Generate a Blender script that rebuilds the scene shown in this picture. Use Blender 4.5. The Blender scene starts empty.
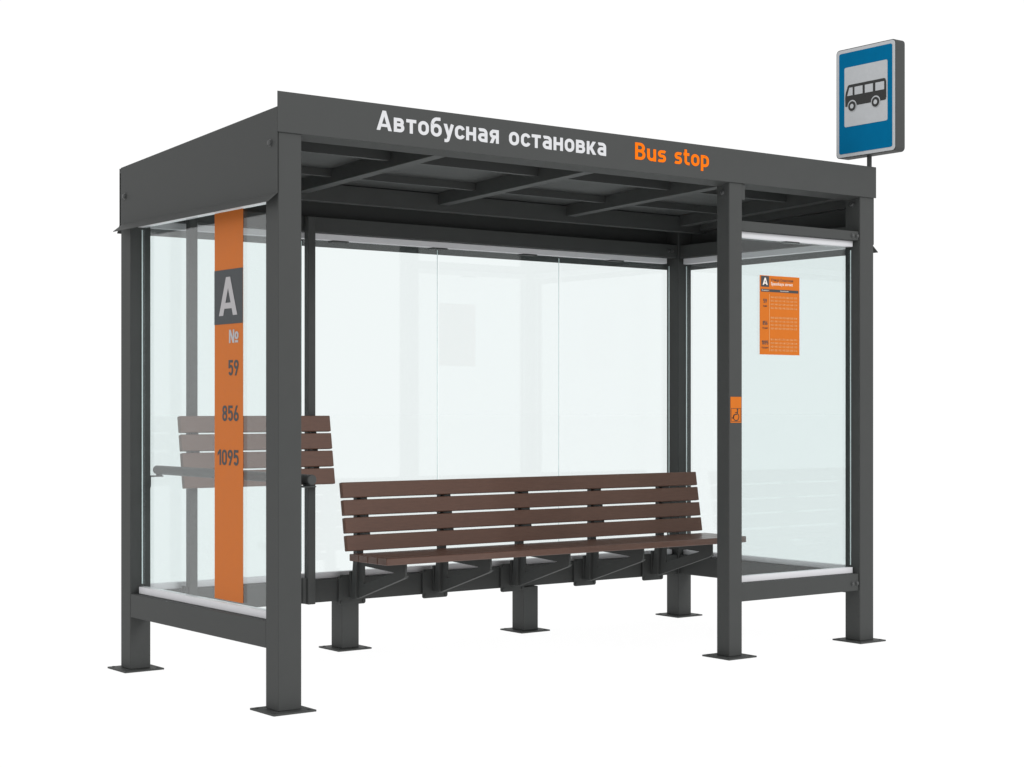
import bpy, bmesh, math, random
from mathutils import Vector, Matrix
random.seed(4)
scene = bpy.context.scene
COL = scene.collection

# ------------------------------------------------------------------ materials
def node_mat(name):
    m = bpy.data.materials.new(name)
    m.use_nodes = True
    nt = m.node_tree
    for n in list(nt.nodes):
        nt.nodes.remove(n)
    out = nt.nodes.new('ShaderNodeOutputMaterial')
    return m, nt, out

def surface(name, col, rough=0.5, spec=0.5, metallic=0.0, var=0.06, scale=30.0, bump=0.0, bscale=600.0, stretch=None, wear=0.0):
    """Principled surface with a little procedural tone variation and fine bump."""
    m, nt, out = node_mat(name)
    p = nt.nodes.new('ShaderNodeBsdfPrincipled')
    nt.links.new(p.outputs[0], out.inputs[0])
    p.inputs['Roughness'].default_value = rough
    p.inputs['Metallic'].default_value = metallic
    p.inputs['Specular IOR Level'].default_value = spec
    tc = nt.nodes.new('ShaderNodeTexCoord')
    mp = nt.nodes.new('ShaderNodeMapping')
    nt.links.new(tc.outputs['Object'], mp.inputs[0])
    if stretch:
        mp.inputs['Scale'].default_value = stretch
    nz = nt.nodes.new('ShaderNodeTexNoise')
    nz.inputs['Scale'].default_value = scale
    nz.inputs['Detail'].default_value = 6
    nt.links.new(mp.outputs[0], nz.inputs['Vector'])
    rp = nt.nodes.new('ShaderNodeValToRGB')
    rp.color_ramp.elements[0].position = 0.3
    rp.color_ramp.elements[1].position = 0.7
    rp.color_ramp.elements[0].color = (*[c*(1-var) for c in col], 1)
    rp.color_ramp.elements[1].color = (*[c*(1+var) for c in col], 1)
    nt.links.new(nz.outputs['Fac'], rp.inputs[0])
    nt.links.new(rp.outputs[0], p.inputs['Base Color'])
    mr = nt.nodes.new('ShaderNodeMapRange')
    mr.inputs['To Min'].default_value = max(0.02, rough-0.06)
    mr.inputs['To Max'].default_value = min(1, rough+0.06)
    nt.links.new(nz.outputs['Fac'], mr.inputs['Value'])
    nt.links.new(mr.outputs[0], p.inputs['Roughness'])
    if bump:
        n2 = nt.nodes.new('ShaderNodeTexNoise')
        n2.inputs['Scale'].default_value = bscale
        n2.inputs['Detail'].default_value = 3
        nt.links.new(mp.outputs[0], n2.inputs['Vector'])
        b = nt.nodes.new('ShaderNodeBump')
        b.inputs['Strength'].default_value = bump
        b.inputs['Distance'].default_value = 0.001
        nt.links.new(n2.outputs['Fac'], b.inputs['Height'])
        nt.links.new(b.outputs[0], p.inputs['Normal'])
    return m

def glass_mat(name, tint):
    """Float glass: tinted straight-through transmission and Fresnel mirror."""
    m, nt, out = node_mat(name)
    geo = nt.nodes.new('ShaderNodeNewGeometry')
    mr = nt.nodes.new('ShaderNodeMapRange')
    mr.inputs['To Min'].default_value = 1.42
    mr.inputs['To Max'].default_value = 1/1.42
    nt.links.new(geo.outputs['Backfacing'], mr.inputs['Value'])
    fr = nt.nodes.new('ShaderNodeFresnel')
    nt.links.new(mr.outputs[0], fr.inputs['IOR'])
    tr = nt.nodes.new('ShaderNodeBsdfTransparent')
    tr.inputs[0].default_value = (*tint, 1)
    gl = nt.nodes.new('ShaderNodeBsdfGlossy')
    gl.inputs['Roughness'].default_value = 0.0
    gl.inputs['Color'].default_value = (1, 1, 1, 1)
    mx = nt.nodes.new('ShaderNodeMixShader')
    nt.links.new(fr.outputs[0], mx.inputs[0])
    nt.links.new(tr.outputs[0], mx.inputs[1])
    nt.links.new(gl.outputs[0], mx.inputs[2])
    nt.links.new(mx.outputs[0], out.inputs[0])
    return m

M = {}
M['steel'] = surface('powder_coated_steel', (0.0485, 0.0508, 0.0498), 0.6, 0.18, var=0.035, scale=9, bump=0.06, bscale=900)
M['steel2'] = surface('roof_sheet_steel', (0.0485, 0.0508, 0.0498), 0.6, 0.18, var=0.04, scale=6)
M['bolt'] = surface('bolt_steel', (0.05, 0.052, 0.052), 0.4, 0.4, var=0.05)
M['alu'] = surface('anodised_aluminium', (0.60, 0.60, 0.62), 0.4, 0.4, var=0.03, scale=15, stretch=(3, 3, 40))
M['wood'] = surface('brown_composite_board', (0.098, 0.0500, 0.0350), 0.42, 0.2, var=0.09, scale=14, bump=0.15, bscale=60, stretch=(1.2, 16, 16))
M['seat_wood'] = surface('brown_seat_board', (0.088, 0.0460, 0.0330), 0.3, 0.4, var=0.12, scale=14, bump=0.12, bscale=40, stretch=(1.2, 16, 16))
M['glass'] = glass_mat('tinted_float_glass', (0.921, 0.949, 0.948))
M['edge'] = surface('glass_edge_glint', (0.86, 0.95, 0.95), 0.25, 0.5, var=0.02)  # bright line of light in the pane edge, put in as pale colour
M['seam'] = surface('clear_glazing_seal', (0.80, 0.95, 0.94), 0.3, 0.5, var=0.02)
M['orange'] = surface('orange_vinyl', (0.475, 0.130, 0.0215), 0.5, 0.1, var=0.02)
M['poster'] = surface('orange_print', (0.51, 0.136, 0.0165), 0.5, 0.06, var=0.02)
M['orange_letter'] = surface('orange_lettering', (0.80, 0.155, 0.0015), 0.5, 0.05, var=0.01)
M['white_letter'] = surface('white_lettering', (0.54, 0.545, 0.56), 0.5, 0.3, var=0.01)
M['grey_letter'] = surface('pale_grey_vinyl', (0.36, 0.35, 0.36), 0.5, 0.3, var=0.01)
M['pale_print'] = surface('cream_print', (0.68, 0.37, 0.16), 0.5, 0.3, var=0.01)
M['white_print'] = surface('white_print', (0.75, 0.68, 0.62), 0.5, 0.3, var=0.01)
M['dark_print'] = surface('charcoal_vinyl', (0.034, 0.039, 0.043), 0.5, 0.3, var=0.03)
M['blue'] = surface('blue_reflective_sheet', (0.0001, 0.134, 0.290), 0.5, 0.02, var=0.03, scale=20)
M['sign_white'] = surface('white_reflective_sheet', (0.475, 0.49, 0.505), 0.5, 0.2, var=0.03, scale=40)
M['symbol'] = surface('black_sheet', (0.022, 0.023, 0.022), 0.5, 0.3, var=0.03)

# ------------------------------------------------------------------ mesh helpers
def box(bm, x0, x1, y0, y1, z0, z1, bev=0.0015):
    t = bmesh.new()
    bmesh.ops.create_cube(t, size=1)
    for v in t.verts:
        v.co = Vector((x0+(v.co.x+.5)*(x1-x0), y0+(v.co.y+.5)*(y1-y0), z0+(v.co.z+.5)*(z1-z0)))
    if bev:
        bmesh.ops.bevel(t, geom=list(t.edges), offset=bev, segments=1, affect='EDGES', profile=0.5)
    merge(bm, t)

def merge(bm, t):
    me = bpy.data.meshes.new('tmp')
    t.to_mesh(me); t.free()
    bm.from_mesh(me)
    bpy.data.meshes.remove(me)

def prism(bm, pts, axis, a0, a1, bev=0.0):
    """polygon in the two other axes (in x,y,z order), extruded along axis."""
    t = bmesh.new()
    def mk(u, w, a):
        return {0: (a, u, w), 1: (u, a, w), 2: (u, w, a)}[axis]
    A = [t.verts.new(mk(u, w, a0)) for u, w in pts]
    B = [t.verts.new(mk(u, w, a1)) for u, w in pts]
    t.faces.new(A); t.faces.new(B[::-1])
    n = len(pts)
    for i in range(n):
        t.faces.new((A[i], B[i], B[(i+1) % n], A[(i+1) % n]))
    bmesh.ops.recalc_face_normals(t, faces=t.faces)
    if bev:
        bmesh.ops.bevel(t, geom=list(t.edges), offset=bev, segments=1, affect='EDGES', profile=0.5)
    merge(bm, t)

def hull8(bm, a, b, bev=0.0015):
    """solid between quads a and b (4 points each)."""
    t = bmesh.new()
    A = [t.verts.new(p) for p in a]; B = [t.verts.new(p) for p in b]
    t.faces.new(A); t.faces.new(B[::-1])
    for i in range(4):
        t.faces.new((A[i], B[i], B[(i+1) % 4], A[(i+1) % 4]))
    bmesh.ops.recalc_face_normals(t, faces=t.faces)
    if bev:
        bmesh.ops.bevel(t, geom=list(t.edges), offset=bev, segments=1, affect='EDGES', profile=0.5)
    merge(bm, t)

def cyl(bm, c, axis, r, a0, a1, n=24, dome=0.0, bev=0.0):
    """capped cylinder along axis at cross position c (two coords); optional domed a0 end."""
    t = bmesh.new()
    def mk(u, w, a):
        return {0: (a, u, w), 1: (u, a, w), 2: (u, w, a)}[axis]
    rings = [(r, a1)]
    if dome:
        s = 1 if a1 > a0 else -1
        for k in range(4):
            th = math.pi/2*k/4
            rings.append((r*math.cos(th), a0+s*dome*(1-math.sin(th))))
    elif bev:
        s = 1 if a1 > a0 else -1
        rings = [(r-bev, a1), (r, a1-s*bev), (r, a0+s*bev), (r-bev, a0)]
    else:
        rings.append((r, a0))
    R = [[t.verts.new(mk(c[0]+rr*math.cos(2*math.pi*i/n), c[1]+rr*math.sin(2*math.pi*i/n), aa)) for i in range(n)] for rr, aa in rings]
    for q in range(len(R)-1):
        for i in range(n):
            t.faces.new((R[q][i], R[q][(i+1) % n], R[q+1][(i+1) % n], R[q+1][i]))
    t.faces.new(R[0]); t.faces.new(R[-1][::-1])
    bmesh.ops.recalc_face_normals(t, faces=t.faces)
    merge(bm, t)

def obj(name, bm, mat, parent=None, smooth=False):
    me = bpy.data.meshes.new(name)
    bm.to_mesh(me); bm.free()
    me.materials.append(M[mat])
    o = bpy.data.objects.new(name, me)
    COL.objects.link(o)
    if parent:
        o.parent = parent
        # parts are written in world space: keep them there under a moved parent
        o.matrix_parent_inverse = wm(parent).inverted()
    if smooth:
        for p in me.polygons:
            p.use_smooth = True
        me.set_sharp_from_angle(angle=math.radians(35))
    return o

def wm(o):
    m = o.matrix_basis.copy()
    if o.parent:
        m = wm(o.parent) @ o.matrix_parent_inverse @ m
    return m

def B():
    return bmesh.new()

def thing(name, label, cat, loc, group=None):
    o = bpy.data.objects.new(name, None)
    o.empty_display_size = 0.1
    o.location = loc
    COL.objects.link(o)
    o['label'] = label; o['category'] = cat
    if group: o['group'] = group
    return o

def tag(o, label, cat):
    o['label'] = label; o['category'] = cat
    return o

def text_bm(body, mp, u0, u1, base, em, bold=0.0, depth=0.0012, bm=None, xfit=True):
    """Lettering solid. mp(u, w, d) -> world point; u along the line, w up, d out of the face."""
    cu = bpy.data.curves.new('letters', 'FONT')
    cu.body = body
    cu.size = 1.0
    cu.offset = bold
    cu.extrude = 0.5
    cu.resolution_u = 4
    ob = bpy.data.objects.new('letters', cu)
    COL.objects.link(ob)
    bpy.context.view_layer.update()
    dg = bpy.context.evaluated_depsgraph_get()
    me = bpy.data.meshes.new_from_object(ob.evaluated_get(dg))
    bpy.data.objects.remove(ob); bpy.data.curves.remove(cu)
    xs = [v.co.x for v in me.vertices]
    lo, hi = min(xs), max(xs)
    for v in me.vertices:
        u = u0+(v.co.x-lo)/(hi-lo)*(u1-u0)
        v.co = Vector(mp(u, base+v.co.y*em, depth*(v.co.z+0.5)))
    t = bm if bm is not None else bmesh.new()
    t.from_mesh(me)
    bpy.data.meshes.remove(me)
    bmesh.ops.recalc_face_normals(t, faces=t.faces)
    return t

def flat(bm, pts, mp, d0, d1):
    """polygon (u,w) as a thin solid lying on a face."""
    t = bmesh.new()
    A = [t.verts.new(mp(u, w, d1)) for u, w in pts]
    C = [t.verts.new(mp(u, w, d0)) for u, w in pts]
    t.faces.new(A); t.faces.new(C[::-1])
    n = len(pts)
    for i in range(n):
        t.faces.new((A[i], C[i], C[(i+1) % n], A[(i+1) % n]))
    bmesh.ops.recalc_face_normals(t, faces=t.faces)
    merge(bm, t)

def rrect(u0, u1, w0, w1, r, n=5):
    pts = []
    for cx, cy, a in ((u1-r, w1-r, 0), (u0+r, w1-r, 90), (u0+r, w0+r, 180), (u1-r, w0+r, 270)):
        for k in range(n+1):
            th = math.radians(a+90*k/n)
            pts.append((cx+r*math.cos(th), cy+r*math.sin(th)))
    return pts

def disc(u, w, r, n=28, a0=0, a1=360):
    return [(u+r*math.cos(math.radians(a0+(a1-a0)*k/n)), w+r*math.sin(math.radians(a0+(a1-a0)*k/n))) for k in range(n)]

def rect(u0, u1, w0, w1):
    return [(u0, w0), (u1, w0), (u1, w1), (u0, w1)]

# ------------------------------------------------------------------ bold condensed sign lettering drawn as strokes
def arc(cx, cy, rx, ry, a0, a1, n=9):
    return [(cx+rx*math.cos(math.radians(a0+(a1-a0)*k/n)), cy+ry*math.sin(math.radians(a0+(a1-a0)*k/n))) for k in range(n+1)]
H_ = 0.084       # half stroke, in cap heights
XH = 0.72
def ring(w, y0, y1, r=None):
    r = r or (w/2-H_)
    x0, x1, a, b = H_, w-H_, y0+H_, y1-H_
    return arc(x1-r, b-r, r, r, 0, 90)+arc(x0+r, b-r, r, r, 90, 180)+arc(x0+r, a+r, r, r, 180, 270)+arc(x1-r, a+r, r, r, 270, 360)
# each glyph: width, list of ('p', polygon) / ('s', open stroke) / ('c', closed stroke)
GL = {}
GL['А'] = (.80, [('p', [(0, 0), (.185, 0), (.485, 1), (.31, 1)]), ('p', [(.615, 0), (.80, 0), (.49, 1), (.315, 1)]), ('p', [(.16, .18), (.64, .18), (.60, .33), (.20, .33)])])
def glyph_B(h, m, w):
    r1, r2 = (h-H_-m)/2, (m-H_)/2
    return [('s', [(H_, 0), (H_, h)]),
            ('s', [(H_*1.5, h-H_)]+arc(w-H_-.03-r1, m+r1, r1, r1, 90, -90)+[(H_*1.5, m)]),
            ('s', [(H_*1.5, m)]+arc(w-H_-r2, H_+r2, r2, r2, 90, -90)+[(H_*1.5, H_)])]
GL['в'] = (.56, glyph_B(XH, .375, .56))
GL['B'] = (.62, glyph_B(1.0, .52, .62))
GL['т'] = (.54, [('s', [(0, XH-H_), (.54, XH-H_)]), ('s', [(.27, 0), (.27, XH-H_)])])
GL['о'] = (.58, [('c', ring(.58, 0, XH))])
GL['o'] = GL['о']
GL['б'] = (.60, [('c', ring(.60, 0, .66)), ('s', [(H_, .3), (H_, .62)]+arc(.35, .62, .26, .29, 180, 100)+[(.53, .915)])])
GL['у'] = (.52, [('p', [(0, XH), (.19, XH), (.38, .06), (.25, -.03)]), ('s', [(.49, XH), (.255, -.06)]+arc(.155, -.04, .10, .105, -20, -90)+[(.05, -.145)])])
GL['с'] = (.53, [('s', arc(.29, XH-H_-.20, .20, .20, 20, 90)+arc(.29, XH-H_-.20, .20, .20, 90, 180)+arc(.29, H_+.20, .20, .20, 180, 270)+arc(.29, H_+.20, .20, .20, 270, 340))])
GL['н'] = (.57, [('s', [(H_, 0), (H_, XH)]), ('s', [(.48, 0), (.48, XH)]), ('s', [(H_, .37), (.48, .37)])])
GL['а'] = (.55, [('s', [(.06, XH-H_-.02), (.10, XH-H_)]+arc(.30, XH-H_-.16, .16, .16, 90, 0)+[(.46, 0)]),
                 ('s', [(.46, .385), (.235, .385)]+arc(.235, .2375, .1475, .1475, 90, 270)+[(.46, H_)])])
GL['я'] = (.55, [('s', [(.46, 0), (.46, XH)]), ('s', [(.46, XH-H_), (.24, XH-H_)]+arc(.24, .485, .145, .145, 90, 270)+[(.46, .34)]), ('p', [(.02, 0), (.21, 0), (.36, .35), (.18, .35)])])
GL['к'] = (.56, [('s', [(H_, 0), (H_, XH)]), ('s', [(H_, .33), (.20, .33)]), ('p', [(.15, .36), (.36, XH), (.56, XH), (.30, .30)]), ('p', [(.17, .33), (.32, .42), (.58, 0), (.37, 0)])])
GL['u'] = (.56, [('s', [(H_, XH)]+arc(.28, .28, .19, .19, 180, 270)+arc(.28, .28, .19, .19, 270, 360)+[(.47, XH)]), ('s', [(.47, 0), (.47, .4)])])
GL['s'] = (.51, [('s', [(.46, XH-H_-.035), (.40, XH-H_)]+[(.22, XH-H_)]+arc(.215, .50, .125, .13, 100, 250)+arc(.29, .235, .13, .145, 70, -80)+[(.10, H_), (.03, H_+.035)])])
GL['t'] = (.42, [('s', [(.15, .93), (.15, .25)]+arc(.31, .25, .16, .16, 180, 270)+[(.42, H_)]), ('s', [(0, XH-H_*.9), (.40, XH-H_*.9)])])
GL['p'] = (.57, [('s', [(H_, -.24), (H_, XH)]), ('s', [(H_, XH-H_), (.27, XH-H_)]+arc(.27, .43, .21, .20, 90, 0)+arc(.27, .29, .21, .20, 0, -90)+[(H_, H_)])])
GL['№'] = (1.12, [('s', [(.08, 0), (.08, 1)]), ('p', [(.0, 1), (.2, 1), (.62, 0), (.42, 0)]), ('s', [(.54, 0), (.54, 1)]),
                  ('c', [(x*.62+.70, y*.78+.27) for x, y in ring(.64, 0, .72)]), ('s', [(.72, .1), (1.08, .1)])])
GL['1'] = (.40, [('s', [(.31, 0), (.31, 1)]), ('p', [(.24, 1), (.0, .80), (.0, .59), (.24, .79)])])
GL['0'] = (.58, [('c', ring(.58, 0, 1))])
GL['5'] = (.58, [('s', [(.55, 1-H_), (.11, 1-H_)]), ('s', [(.12, 1), (.10, .47)]), ('s', [(.07, .53), (.15, .58)]+arc(.29, .40, .20, .21, 95, 0)+arc(.29, .29, .20, .20, 0, -90)+arc(.29, .29, .20, .20, -90, -160))])
GL['9'] = (.58, [('c', [(x, y+.42) for x, y in ring(.58, 0, .58, .19)]), ('p', [(.36, .52), (.57, .60), (.30, 0), (.10, 0)])])
GL['6'] = (.58, [('c', ring(.58, 0, .58, .19)), ('p', [(.22, .48), (.01, .40), (.28, 1), (.48, 1)])])
GL['8'] = (.58, [('c', ring(.58, 0, .59, .185)), ('c', [(x*.93+.02, y+.46) for x, y in ring(.58, 0, .54, .175)])])

def strip(path, closed):
    n = len(path)
    p2 = [path[0]]
    for q in path[1:]:
        if math.dist(q, p2[-1]) > 1e-4: p2.append(q)
    if closed and math.dist(p2[0], p2[-1]) < 1e-4: p2.pop()
    n = len(p2)
    Lf, Rt = [], []
    for i in range(n):
        a = p2[i-1] if (i > 0 or closed) else None
        c = p2[(i+1) % n] if (i < n-1 or closed) else None
        def nrm(p, q):
            l = math.dist(p, q); return (-(q[1]-p[1])/l, (q[0]-p[0])/l)
        if a and c:
            n1, n2 = nrm(a, p2[i]), nrm(p2[i], c)
            mx_, my_ = n1[0]+n2[0], n1[1]+n2[1]
            d = max(.35, (mx_*n1[0]+my_*n1[1]))
            nx, ny = mx_/d, my_/d
        else:
            nx, ny = nrm(a, p2[i]) if a else nrm(p2[i], c)
        Lf.append((p2[i][0]+nx*H_, p2[i][1]+ny*H_)); Rt.append((p2[i][0]-nx*H_, p2[i][1]-ny*H_))
    return Lf, Rt

def sign_text(body, mp, u0, u1, base, cap, depth=.0012, gap=.105, space=.36):
    """bold lettering fitted between u0 and u1; cap = capital height in metres."""
    adv, items = 0.0, []
    for ch in body:
        if ch == ' ':
            adv += space; continue
        wd, parts = GL[ch]
        items.append((adv, parts)); adv += wd+gap
    adv -= gap
    sx = (u1-u0)/adv
    t = bmesh.new()
    def P(q, off, d):
        return t.verts.new(mp(u0+(off+q[0])*sx, base+q[1]*cap, d))
    for off, parts in items:
        for k, (kind, pts) in enumerate(parts):
            d1 = depth*(1+.12*k); d0 = 0.0
            if kind == 'p':
                A = [P(q, off, d1) for q in pts]; C = [P(q, off, d0) for q in pts]
                t.faces.new(A)
                for i in range(len(A)):
                    t.faces.new((A[i], C[i], C[(i+1) % len(A)], A[(i+1) % len(A)]))
            else:
                Lf, Rt = strip(pts, kind == 'c')
                A = [P(q, off, d1) for q in Lf]; E_ = [P(q, off, d1) for q in Rt]
                A0 = [P(q, off, d0) for q in Lf]; E0 = [P(q, off, d0) for q in Rt]
                n = len(A)
                for i in range(n if kind == 'c' else n-1):
                    j = (i+1) % n
                    t.faces.new((A[i], E_[i], E_[j], A[j]))
                    t.faces.new((A[i], A[j], A0[j], A0[i])); t.faces.new((E_[i], E0[i], E0[j], E_[j]))
                if kind != 'c':
                    for i in (0, n-1):
                        t.faces.new((A[i], A0[i], E0[i], E_[i]))
    bmesh.ops.recalc_face_normals(t, faces=t.faces)
    return t

# ------------------------------------------------------------------ dimensions (metres)
L, D, P = 3.644, 1.528, 0.105
XM, QM = 2.5675, 0.0903
YB = D-P                    # front face of the rear posts
GX0, GX1 = 0.058, L-0.047   # planes of the side glazing
GY0, GY1 = 0.059, 1.496     # planes of the front / rear glazing
FZ0, FZ1 = 2.376, 2.543    # fascia

# ------------------------------------------------------------------ the setting
g = B()
S = 300
vs = [g.verts.new((x, y, -0.0085)) for x, y in ((-S, -S), (S, -S), (S, S), (-S, S))]
g.faces.new(vs)
gm, nt, out = node_mat('white_backlit_ground')
df = nt.nodes.new('ShaderNodeBsdfDiffuse'); df.inputs[0].default_value = (0.92, 0.92, 0.92, 1)
tl = nt.nodes.new('ShaderNodeBsdfTranslucent'); tl.inputs[0].default_value = (1, 1, 1, 1)
mx = nt.nodes.new('ShaderNodeMixShader'); mx.inputs[0].default_value = 0.93  # added glow: world light from below keeps the ground white and shadowless
nt.links.new(df.outputs[0], mx.inputs[1]); nt.links.new(tl.outputs[0], mx.inputs[2])
nt.links.new(mx.outputs[0], out.inputs[0])
M['ground'] = gm
go = obj('ground', g, 'ground')
go['kind'] = 'structure'

# ------------------------------------------------------------------ shelter
sh = thing('bus_shelter', 'dark grey steel and glass bus shelter with Cyrillic lettering on its roof fascia', 'bus shelter', (L/2, D/2, 0))

def bolt(parent, c, axis, a, out_dir, r=0.012, h=0.011):
    b = B()
    cyl(b, c, axis, r*1.35, a+out_dir*0.003, a, 20)
    cyl(b, c, axis, r, a+out_dir*h, a+out_dir*0.0025, 20, dome=h*0.55)
    return obj('bolt', b, 'bolt', parent, smooth=True)

def post(x, y, w, top, name='post', wx=0):
    b = B()
    box(b, x, x+w+wx, y, y+w, 0, top, 0.003)
    o = obj(name, b, 'steel', sh)
    b = B()
    m = 0.048 if w > 0.1 else 0.052
    box(b, x-m, x+w+m, y-m, y+w+m, -0.008, 0.0, 0.001)
    for sx in (x-m+.022, x+w+m-.022):
        for sy in (y-m+.022, y+w+m-.022):
            cyl(b, (sx, sy), 2, 0.008, 0.003, -0.002, 6)
    obj('base_plate', b, 'steel', o)
    return o

pFL = post(0, 0, P, 2.395, wx=.005)
pM = post(XM, 0, QM, 2.395)
pFR = post(L-P, 0, P, 2.395, wx=.0035)
pBL = post(0, YB, P, 2.34)
pBR = post(L-P, YB, P, 2.34)
for x in (1.176, 2.3625):
    post(x, YB, P, 0.2445, 'leg')

b = B(); box(b, XM+QM+.0005, XM+QM+0.024, .004, .06, 2.297, 2.3745, .001)
obj('bracket', b, 'steel', pM)
bolt(pM, (0.045, 2.327), 0, XM, -1)
bolt(pFR, (0.055, 2.338), 0, L-P, -1)
bolt(pBL, (YB+.05, 2.2), 0, P, 1)

# rails between the posts, with the aluminium glazing channel and the panes
def rail(x0, x1, y0, y1, z0, z1, name='rail'):
    b = B(); box(b, x0, x1, y0, y1, z0, z1, .002)
    return obj(name, b, 'steel', sh)
e = .0012
rL = rail(.0015, .095, P+e, YB-e, .2495, .3605)
rR = rail(L-.095, L-.010, P+e, YB-e, .2495, .364)
rB = rail(P+e, L-P-e, YB+.010, D-.010, .2475, .3635)
rF = rail(XM+QM+e, L-P-e, .009, .092, .2695, .3605)
uL = rail(.012, .093, P+e, YB-e, 2.147, 2.226)
uR = rail(L-.093, L-.012, P+e, YB-e, 2.147, 2.226)
uB = rail(P+e, L-P-e, YB+.012, D-.012, 2.149, 2.228)
uF = rail(XM+QM+e, L-P-e, .009, .092, 2.1425, 2.191)
for xx in (L-P-.050, L-P-.014):
    bolt(rF, (xx, .309), 1, .009, -1, .0095, .010)
    bolt(uF, (xx, 2.166), 1, .009, -1, .0095, .010)
bolt(uB, (L-P-.04, 2.19), 1, YB+.012, -1, .008, .008)
bolt(uB, (L-P-.07, 2.19), 1, YB+.012, -1, .008, .008)

def channel(parent, x0, x1, y0, y1, z0, z1):
    b = B(); box(b, x0, x1, y0, y1, z0, z1, .002)
    return obj('glazing_channel', b, 'alu', parent)
channel(rL, GX0-.022, GX0+.022, P+.003, YB-.018, .361, .3935)
channel(rR, GX1-.022, GX1+.022, P+.003, YB-.003, .3645, .3925)
channel(rB, P+.003, L-P-.003, GY1-.022, GY1+.022, .364, .3945)
channel(rF, XM+QM+.003, L-P-.008, GY0-.016, GY0+.022, .361, .3925)
channel(uL, GX0-.022, GX0+.022, P+.003, YB-.003, 2.108, 2.1465)
channel(uR, GX1-.022, GX1+.022, P+.003, YB-.003, 2.1125, 2.1465)
channel(uB, P+.003, L-P-.045, GY1-.022, GY1+.022, 2.1165, 2.1485)
channel(uF, XM+QM+.003, L-P-.008, GY0-.016, GY0+.022, 2.111, 2.142)
for xx in (1.20, 1.83, 2.45, 3.1):
    b = B(); box(b, xx-.05, xx+.05, GY1-.024, GY1+.024, 2.1095, 2.116, .001)
    obj('glass_clip', b, 'steel', uB)
b = B(); box(b, 3.02, 3.12, GY0-.018, GY0+.024, 2.1045, 2.1105, .001)
obj('glass_clip', b, 'steel', uF)

T = 0.004
def pane_x(xc, y0, y1, z0, z1, ends=(True, True)):
    b = B(); box(b, xc-T, xc+T, y0+.004, y1-.004, z0, z1, 0)
    o = obj('glass_pane', b, 'glass', sh)
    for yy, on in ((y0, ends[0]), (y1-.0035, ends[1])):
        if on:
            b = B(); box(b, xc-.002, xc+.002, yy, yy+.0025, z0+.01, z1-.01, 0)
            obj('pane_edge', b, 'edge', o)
    return o
def pane_y(yc, x0, x1, z0, z1, ends=(True, True), mats=('edge', 'edge')):
    b = B(); box(b, x0+.004, x1-.004, yc-T, yc+T, z0, z1, 0)
    o = obj('glass_pane', b, 'glass', sh)
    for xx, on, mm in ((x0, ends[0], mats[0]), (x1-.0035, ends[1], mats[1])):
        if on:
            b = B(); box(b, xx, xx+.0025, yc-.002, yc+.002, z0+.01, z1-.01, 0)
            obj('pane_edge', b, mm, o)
    return o
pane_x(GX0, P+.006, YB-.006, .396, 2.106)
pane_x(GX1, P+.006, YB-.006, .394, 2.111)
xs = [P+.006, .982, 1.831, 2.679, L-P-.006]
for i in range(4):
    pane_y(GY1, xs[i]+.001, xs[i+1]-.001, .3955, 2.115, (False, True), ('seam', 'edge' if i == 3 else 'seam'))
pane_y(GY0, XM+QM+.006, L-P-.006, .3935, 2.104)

# roof edge: fascia, side panels and rear panel with their drip flares
b = B(); box(b, -.008, L+.015, -.0085, -.0055, FZ0, FZ1, .0008)
box(b, .01, L-.01, -.0053, .012, FZ1-.0035, FZ1-.0008, 0)
fas = obj('fascia', b, 'steel', sh)
mpf = lambda u, w, d: (u, -.0088-d, w)
obj('lettering', sign_text('Автобусная', mpf, .471, 1.121, 2.4305, .0845), 'white_letter', fas)
obj('lettering', sign_text('остановка', mpf, 1.178, 1.752, 2.4320, .0845), 'white_letter', fas)
obj('lettering', sign_text('Bus', mpf, 1.933, 2.132, 2.4335, .0815), 'orange_letter', fas)
obj('lettering', sign_text('stop', mpf, 2.188, 2.418, 2.4345, .0815), 'orange_letter', fas)

def zt(y):      # upper edge of the side panels
    return 2.479-0.0535*y
def side_panel(x, s, y0, yf):
    """sheet in the plane x, from y0 back; the flare starts at yf and goes out by s*0.047."""
    b = B()
    y1 = 1.512
    prism(b, [(y0, 2.126), (y1, 2.126), (y1, zt(y1)), (y0, zt(y0))], 0, x, x-s*.0024)
    xo = x+s*.047
    hull8(b, [(x, yf, 2.126), (x-s*.0024, yf, 2.126), (xo-s*.003, yf, 2.087), (xo, yf, 2.089)],
             [(x, 1.497, 2.126), (x-s*.0024, 1.497, 2.126), (xo-s*.003, 1.497, 2.087), (xo, 1.497, 2.089)], 0)
    o = obj('side_panel', b, 'steel', sh)
    bolt(o, (.050 if s < 0 else .16, 2.336), 0, x, s, .012, .014)
    bolt(o, (1.463, 2.257), 0, x, s, .012, .014)
    return o
side_panel(-.008, -1, -.0050, -.0050)
side_panel(L+.0065, 1, .001, .011)
b = B()
yb = 1.5325
prism(b, [(-.0045, 2.126), (L, 2.126), (L, zt(yb)), (-.0045, zt(yb))], 1, yb, yb+.003)
hull8(b, [(-.0045, yb, 2.126), (-.0045, yb+.003, 2.126), (-.0045, yb+.03, 2.089), (-.0045, yb+.027, 2.087)],
         [(L, yb, 2.126), (L, yb+.003, 2.126), (L, yb+.03, 2.089), (L, yb+.027, 2.087)], 0)
obj('rear_panel', b, 'steel', sh)

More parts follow.
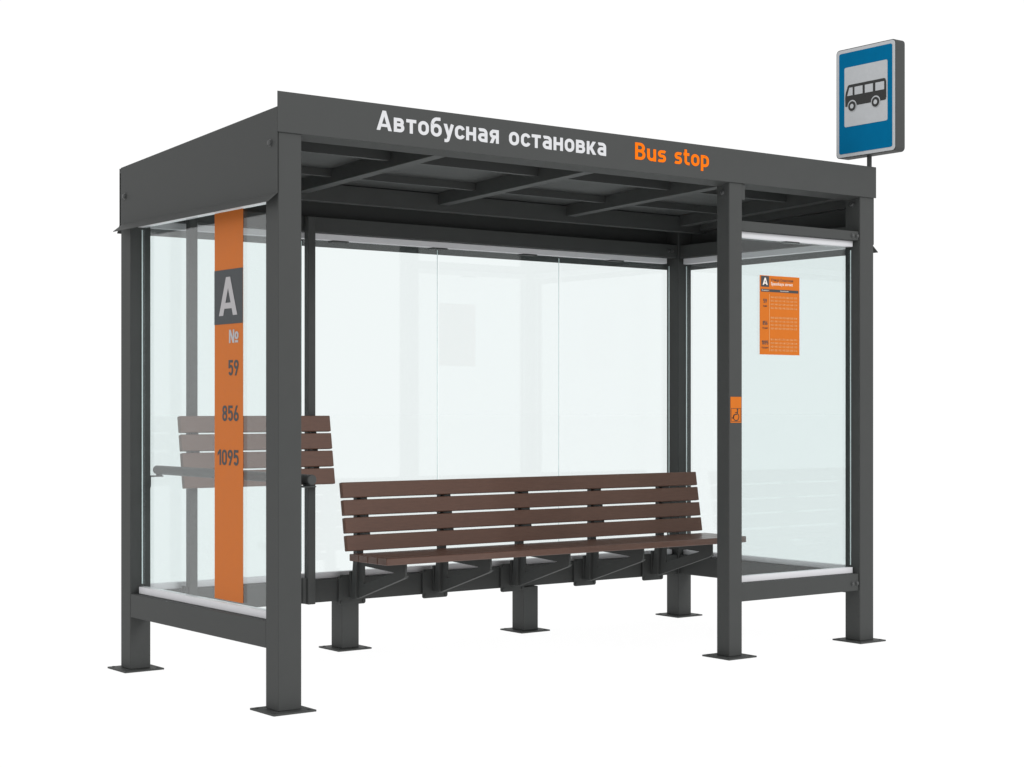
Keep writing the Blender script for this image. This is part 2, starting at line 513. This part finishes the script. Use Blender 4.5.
# roof structure
for x0, x1 in ((P+.005+e, XM-e), (XM+QM+e, L-P-e)):
    b = B()
    prism(b, [(-.0045, 2.3775), (.0662, 2.3595), (.0662, 2.44), (-.0045, 2.44)], 0, x0, x1, .001)
    obj('front_beam', b, 'steel', sh)
b = B()
hull8(b, [(-.005, -.0045, 2.452), (L, -.0045, 2.452), (L, -.0045, 2.462), (-.005, -.0045, 2.462)],
         [(-.005, 1.531, 2.373), (L, 1.531, 2.373), (L, 1.531, 2.383), (-.005, 1.531, 2.383)], 0)
obj('roof_sheet', b, 'steel2', sh)
def zs(y): return 2.4516-0.0512*y     # underside of the sheet
RX = [0.832, 1.694, 2.567, 3.43]
RW = 0.064
def zrb(y): return 2.366-0.033*y       # underside of the rafters
YR = 1.292
for x in RX:
    b = B()
    hull8(b, [(x, .0675, zrb(.0675)), (x+RW, .0675, zrb(.0675)), (x+RW, .0675, zs(.0675)-.001), (x, .0675, zs(.0675)-.001)],
             [(x, YR, zrb(YR)), (x+RW, YR, zrb(YR)), (x+RW, YR, zs(YR)-.001), (x, YR, zs(YR)-.001)], .0015)
    obj('rafter', b, 'steel2', sh)
bays = [(.0, RX[0]), (RX[0]+RW, RX[1]), (RX[1]+RW, RX[2]), (RX[2]+RW, RX[3])]
bays.append((RX[3]+RW, L))
for yy, zb in ((.435, 2.383), (.955, 2.366)):
    for x0, x1 in bays:
        b = B()
        box(b, x0+.001, x1-.001, yy, yy+.004, zb, zs(yy)-.001, 0)
        box(b, x0+.001, x1-.001, yy+.0042, yy+.032, zb, zb+.003, 0)
        obj('purlin', b, 'steel2', sh)
b = B()
box(b, .0, L, YR+.0015, YR+.05, 2.290, zs(YR+.05)-.002, .002)
box(b, .0, L, YR+.051, YB+.1, 2.32, 2.325, 0)
obj('rear_beam', b, 'steel2', sh)
for x0 in (.0, L-.05):
    b = B()
    hull8(b, [(x0, .107, 2.335), (x0+.05, .107, 2.335), (x0+.05, .107, zs(.107)-.002), (x0, .107, zs(.107)-.002)],
             [(x0, YR, 2.305), (x0+.05, YR, 2.305), (x0+.05, YR, zs(YR)-.002), (x0, YR, zs(YR)-.002)], .0015)
    obj('side_beam', b, 'steel2', sh)

# ------------------------------------------------------------------ bench
X0, X1 = 1.078, 3.535
bn = thing('bench', 'long brown slatted bench bolted to the rear rail inside the shelter', 'bench', ((X0+X1)/2, 1.2, .22))
b = B()
ys0, ys1 = .846, 1.192
pw = (ys1-ys0+.004)/4
for i in range(4):
    box(b, X0, X1, ys0+i*pw, ys0+(i+1)*pw-.004, .476, .511, .003)
obj('seat', b, 'seat_wood', bn)

def slat_back(x0, x1, ybot, ytop, z0, z1, n=4, gap=.0115, th=.028):
    b = B()
    H = math.hypot(ytop-ybot, z1-z0)
    uy, uz = (ytop-ybot)/H, (z1-z0)/H
    hh = (H-gap*(n-1))/n
    for i in range(n):
        a, c = i*(hh+gap), i*(hh+gap)+hh
        q = []
        for x in (x0, x1):
            q.append([(x, ybot+uy*a, z0+uz*a), (x, ybot+uy*c, z0+uz*c),
                      (x, ybot+uy*c+uz*th, z0+uz*c-uy*th), (x, ybot+uy*a+uz*th, z0+uz*a-uy*th)])
        hull8(b, q[0], q[1], .003)
    return b
obj('backrest', slat_back(X0, X1, 1.208, 1.265, .524, .869), 'wood', bn)

BX = [1.236+.5232*i for i in range(5)]
def bracket(xc):
    b = B()
    xa, xb = xc-.005, xc+.005
    # plate: seat arm, diagonal strut and web round a triangular opening
    prism(b, [(.912, .474), (.912, .414), (.925, .403), (1.015, .4215), (1.30, .4340), (1.30, .474)], 0, xa, xb)
    prism(b, [(.925, .403), (1.372, .262), (1.40, .262), (1.30, .340), (1.015, .4215)], 0, xa, xb)
    prism(b, [(1.30, .474), (1.30, .340), (1.40, .262), (1.405, .262), (1.376, .474)], 0, xa, xb)
    # folded lip along the lower edge
    hull8(b, [(xa-.0005, .912, .412), (xb+.012, .912, .412), (xb+.012, .926, .3995), (xa-.0005, .926, .3995)],
             [(xa-.0005, 1.368, .2625), (xb+.012, 1.368, .2625), (xb+.012, 1.372, .2575), (xa-.0005, 1.372, .2575)], 0)
    box(b, xa-.0005, xb+.03, .90, 1.19, .4705, .4755, 0)
    o = obj('bracket', b, 'steel', bn)
    # vertical upright and the wedge that carries the leaning slats
    b = B()
    hull8(b, [(xc-.0205, 1.352, .262), (xc+.0205, 1.352, .262), (xc+.0205, 1.4035, .262), (xc-.0205, 1.4035, .262)],
             [(xc-.0205, 1.340, .478), (xc+.0205, 1.340, .478), (xc+.0205, 1.376, .478), (xc-.0205, 1.376, .478)], .002)
    box(b, xc-.0203, xc+.0203, 1.3402, 1.3758, .477, .862, .002)
    obj('upright', b, 'steel', o)
    b = B()
    hull8(b, [(xc-.0045, 1.2405, .535), (xc+.0045, 1.2405, .535), (xc+.0045, 1.3395, .535), (xc-.0045, 1.3395, .535)],
             [(xc-.0045, 1.2925, .858), (xc+.0045, 1.2925, .858), (xc+.0045, 1.3395, .858), (xc-.0045, 1.3395, .858)], 0)
    obj('wedge', b, 'steel', o)
    b = B()
    prism(b, rrect(xc-.080, xc+.082, .226, .382, .012), 1, 1.418, 1.4255)
    for sx in (-.066, .068):
        for z in (.24, .368):
            cyl(b, (xc+sx, z), 1, .0075, 1.412, 1.419, 6)
    box(b, xc-.02, xc+.02, 1.404, 1.4177, .262, .40, .002)
    box(b, xc-.06, xc+.06, 1.4258, 1.4325, .25, .36, 0)
    obj('mounting_plate', b, 'steel', o)
    return o
for xc in BX:
    bracket(xc)

# ------------------------------------------------------------------ leaning rest and handrail
lr = thing('leaning_rest', 'high brown slatted leaning rest on two thin posts in the left bay', 'leaning rest', (.645, 1.40, .25))
obj('backrest', slat_back(.222, 1.062, 1.297, 1.352, .8625, 1.2075, gap=.0095), 'wood', lr)
for xa in (.293, .955):
    b = B()
    box(b, xa, xa+.043, 1.387, 1.427, .246, 2.222, .002)
    o = obj('post', b, 'steel', lr)
    b = B(); box(b, xa-.02, xa-.0005, 1.402, 1.4325, .25, .38, .001)
    box(b, xa+.0005, xa+.0425, 1.4275, 1.4325, .25, .37, 0)
    obj('clamp', b, 'steel', o)
    b = B()
    hull8(b, [(xa+.005, 1.33, .88), (xa+.038, 1.33, .88), (xa+.038, 1.386, .88), (xa+.005, 1.386, .88)],
             [(xa+.005, 1.383, 1.20), (xa+.038, 1.383, 1.20), (xa+.038, 1.3865, 1.20), (xa+.005, 1.3865, 1.20)], 0)
    obj('wedge', b, 'steel', o)

hr = thing('handrail', 'round grey handrail tube running along the left glass wall of the shelter', 'handrail', (.165, .75, .946))
b = B(); cyl(b, (.166, .946), 1, .0215, .008, 1.484, 32, bev=.003)
obj('tube', b, 'steel', hr, smooth=True)
for yy, z in ((.012, .912), (1.40, .922)):
    b = B()
    if yy < 1:
        box(b, P+.0005, .192, .02, .085, .914, .9195, .0008)
        box(b, P+.0005, P+.006, .02, .085, .865, .9135, .0008)
    else:
        box(b, P+.0005, .176, 1.43, 1.49, .914, .9195, .0008)
        box(b, P+.0005, P+.006, 1.43, 1.49, .865, .9135, .0008)
    box(b, .158, .174, yy+.025 if yy < 1 else 1.44, yy+.06 if yy < 1 else 1.475, .9197, .926, 0)
    obj('bracket', b, 'steel', hr)

# ------------------------------------------------------------------ orange route strip on the left wall
rs = thing('route_strip', 'tall orange strip with letter A and route numbers on the left glass wall', 'route sign', (.052, .53, .40))
mpl = lambda u, w, d: (GX0-T-.0012-d, u, w)
b = B(); flat(b, rect(.398, .660, .405, 2.104), mpl, 0, .001)
o = obj('orange_strip', b, 'orange', rs)
b = B(); flat(b, rect(.398, .660, 1.612, 1.850), mpl, .0014, .0024)
o = obj('letter_panel', b, 'dark_print', rs)
t = sign_text('А', mpl, .614, .446, 1.649, .168, .0008)
for v in t.verts: v.co.x -= .0028
obj('lettering', t, 'grey_letter', o)
t = sign_text('№', mpl, .523, .437, 1.528, .058, .0008)
for v in t.verts: v.co.x -= .0013
obj('number_sign', t, 'grey_letter', rs)
for s, u, w in (('59', .530, 1.386), ('856', .586, 1.188), ('1095', .630, .995)):
    t = sign_text(s, mpl, u, .437, w, .068, .0008)
    for v in t.verts: v.co.x -= .0013
    obj('route_number', t, 'dark_print', rs)

# ------------------------------------------------------------------ timetable on the front glass
tt = thing('timetable', 'orange printed bus timetable on the right front glass pane', 'timetable', (2.98, .05, 1.52))
mpt = lambda u, w, d: (u, GY0-T-.0012-d, w)
b = B(); flat(b, rect(2.836, 3.129, 1.521, 1.9275), mpt, 0, .001)
obj('sheet', b, 'poster', tt)
b = B()
flat(b, rect(2.845, 2.903, 1.869, 1.9245), mpt, .0013, .0018)
flat(b, rect(2.845, 2.902, 1.8435, 1.8575), mpt, .0013, .0018)
flat(b, rect(2.905, 3.120, 1.8435, 1.8575), mpt, .0013, .0018)
obj('header_block', b, 'dark_print', tt)
def shift(t, dy):
    for v in t.verts: v.co.y += dy
    return t
obj('stop_letter', shift(sign_text('А', mpt, 2.856, 2.892, 1.8785, .037, .0005), -.0021), 'white_print', tt)
obj('column_heading', shift(text_bm('№ маршрута', mpt, 2.850, 2.898, 1.8480, .0085, 0, .0005), -.0021), 'white_print', tt)
obj('column_heading', shift(text_bm('Расписание', mpt, 2.985, 3.045, 1.8480, .0085, 0, .0005), -.0021), 'white_print', tt)
obj('street_name', shift(text_bm('Spasskaya street', mpt, 2.917, 3.078, 1.8795, .023, .004, .0005), -.0014), 'white_print', tt)
obj('street_name', shift(text_bm('Улица Спасская', mpt, 2.917, 3.080, 1.9000, .020, .004, .0005), -.0014), 'dark_print', tt)
for s, u0, u1, w in (('59', 2.862, 2.887, 1.786), ('856', 2.857, 2.892, 1.673), ('1095', 2.851, 2.897, 1.572)):
    obj('route_number', shift(sign_text(s, mpt, u0, u1, w, .021, .0005), -.0014), 'dark_print', tt)
    obj('weekday_note', shift(text_bm('будни', mpt, u0-.001, u1+.001, w-.019, .012, 0, .0005), -.0014), 'dark_print', tt)
t = B()
for k, wtop in enumerate((1.822, 1.716, 1.604)):
    hh = 6
    for r in range(4):
        body = '  '.join('%02d:%02d' % (hh+r*4+c//2, (5+30*(c % 2)+7*r+3*k) % 60) for c in range(7))
        text_bm(body, mpt, 2.915, 3.110, wtop-.0185*r-.009, .0135, 0, .0005, bm=t)
flat(t, rect(2.9045, 2.9065, 1.538, 1.833), mpt, .0, .0006)
obj('time_rows', shift(t, -.0014), 'pale_print', tt)

# ------------------------------------------------------------------ wheelchair sticker on the middle post
ws = thing('wheelchair_sticker', 'small orange sticker with wheelchair symbol on the middle front post', 'sticker', (2.612, 0, 1.173))
mpw = lambda u, w, d: (u, -.0006-d, w)
b = B(); flat(b, rect(2.5745, 2.6505, 1.172, 1.302), mpw, 0, .0008)
obj('sheet', b, 'poster', ws)
b = B()
f0, f1 = .0011, .0016
for r in (rect(2.578, 2.647, 1.2425, 1.2445), rect(2.578, 2.647, 1.1775, 1.1795), rect(2.578, 2.58, 1.18, 1.242), rect(2.645, 2.647, 1.18, 1.242)):
    flat(b, r, mpw, f0, f1)
def stroke(b, p, q, w):
    dx, dy = q[0]-p[0], q[1]-p[1]; l = math.hypot(dx, dy); nx, ny = -dy/l*w/2, dx/l*w/2
    flat(b, [(p[0]+nx, p[1]+ny), (p[0]-nx, p[1]-ny), (q[0]-nx, q[1]-ny), (q[0]+nx, q[1]+ny)], mpw, f0, f1)
cx, cy = 2.6135, 1.2015
arc = [(cx+.019*math.cos(math.radians(a)), cy+.019*math.sin(math.radians(a))) for a in range(150, 416, 14)]
for i in range(len(arc)-1):
    stroke(b, arc[i], arc[i+1], .0045)
flat(b, disc(2.623, 1.2375, .005, 14), mpw, f0, f1)
stroke(b, (2.623, 1.2325), (2.622, 1.214), .006)
stroke(b, (2.6215, 1.2245), (2.606, 1.2215), .004)
stroke(b, (2.622, 1.2155), (2.602, 1.212), .005)
stroke(b, (2.6015, 1.2135), (2.593, 1.1935), .005)
stroke(b, (2.5935, 1.1945), (2.584, 1.1975), .005)
obj('wheelchair_symbol', b, 'symbol', ws)

# ------------------------------------------------------------------ bus stop sign on the roof corner
SX = 3.595
sy0, sy1, sz0, sz1 = -.197, .217, 2.606, 3.197
sg = thing('bus_stop_sign', 'blue and white bus pictogram sign on a short pole above the roof corner', 'road sign', (3.634, .018, 2.40))
b = B()
t = bmesh.new()
pts = rrect(sy0, sy1, sz0, sz1, .022)
A = [t.verts.new((SX, u, w)) for u, w in pts]; C = [t.verts.new((SX+.072, u, w)) for u, w in pts]
t.faces.new(A); t.faces.new(C[::-1])
for i in range(len(pts)):
    t.faces.new((A[i], C[i], C[(i+1) % len(pts)], A[(i+1) % len(pts)]))
bmesh.ops.recalc_face_normals(t, faces=t.faces)
merge(b, t)
obj('case', b, 'steel', sg, smooth=True)
mps = lambda u, w, d: (SX-d, u, w)
b = B(); flat(b, rrect(sy0+.004, sy1-.004, sz0+.004, sz1-.004, .020), mps, .0005, .0020)
bd = obj('border', b, 'sign_white', sg)
b = B(); flat(b, rrect(sy0+.022, sy1-.022, sz0+.022, sz1-.022, .012), mps, .0025, .0032)
obj('blue_field', b, 'blue', sg)
b = B(); flat(b, rrect(-.144, .156, 2.772, 3.0945, .010), mps, .0037, .0044)
wp = obj('white_panel', b, 'sign_white', sg)
# bus silhouette: u grows to the left in the picture (front of the bus on the left)
b = B()
body = [(.148, 2.882), (.150, 2.930), (.146, 2.955), (.130, 2.994), (.122, 2.998), (-.122, 2.9985), (-.131, 2.994), (-.136, 2.978), (-.137, 2.896), (-.133, 2.884), (-.124, 2.882)]
flat(b, body, mps, .0049, .0056)
sym = obj('bus_symbol', b, 'symbol', wp)
b = B()
flat(b, [(.134, 2.939), (.096, 2.939), (.096, 2.982), (.119, 2.982)], mps, .0061, .0066)
flat(b, rect(.026, .082, 2.939, 2.982), mps, .0061, .0066)
flat(b, rect(-.046, .010, 2.939, 2.982), mps, .0061, .0066)
flat(b, rect(-.123, -.063, 2.939, 2.982), mps, .0061, .0066)
for u in (.100, -.064):
    flat(b, disc(u, 2.882, .0315), mps, .0061, .0066)
obj('window_cutouts', b, 'sign_white', wp)
for u in (.100, -.064):
    b = B(); flat(b, disc(u, 2.880, .0265), mps, .0070, .0075)
    obj('wheel_symbol', b, 'symbol', wp)
    b = B(); flat(b, disc(u, 2.880, .0125), mps, .0080, .0084)
    obj('hub_symbol', b, 'sign_white', wp)
b = B(); cyl(b, (3.634, .018), 2, .013, 2.40, sz0+.002, 20)
box(b, 3.60, 3.654, .004, .034, 2.395, 2.44, .001)
obj('pole', b, 'steel', sg, smooth=True)

# ------------------------------------------------------------------ light
w = bpy.data.worlds.new('World')
scene.world = w
w.use_nodes = True
bg = w.node_tree.nodes['Background']
bg.inputs[0].default_value = (1, 1, 1, 1)
bg.inputs[1].default_value = 1.035

def fill_lamp(name, loc, target, sx, sy, power):
    la = bpy.data.lights.new(name, 'AREA')
    la.shape = 'RECTANGLE'; la.size = sx; la.size_y = sy; la.energy = power
    o = bpy.data.objects.new(name, la)
    o.location = loc
    d = Vector(target)-Vector(loc)
    o.rotation_euler = d.to_track_quat('-Z', 'Y').to_euler()
    COL.objects.link(o)
fill_lamp('fill_lamp', (8, -22, 10), (1.9, .4, 1.3), 9, 6, 2350)  # added unseen lamp, brightens front faces and the interior
fill_lamp('fill_lamp', (-24, -8, 10), (.6, .7, 1.3), 9, 6, 500)  # weaker unseen lamp, added to lift the left faces

# ------------------------------------------------------------------ camera
cam = bpy.data.cameras.new('camera')
co = bpy.data.objects.new('camera', cam)
COL.objects.link(co)
co.location = (-3.45826, -6.139, 1.24)
co.rotation_euler = (math.pi/2, 0, -0.64736762)
cam.sensor_width = 36
cam.lens = 1704.7317*36/1024
cam.shift_x = (512-508.659)/1024
cam.shift_y = (409.176-384)/1024
cam.clip_end = 1500
scene.camera = co
scene.render.resolution_x = 1024
scene.render.resolution_y = 768
vs_ = scene.view_settings
scene.display_settings.display_device = 'sRGB'
vs_.view_transform = 'Standard'
vs_.look = 'None'
vs_.exposure = 0
vs_.gamma = 1
scene.cycles.transparent_max_bounces = 16
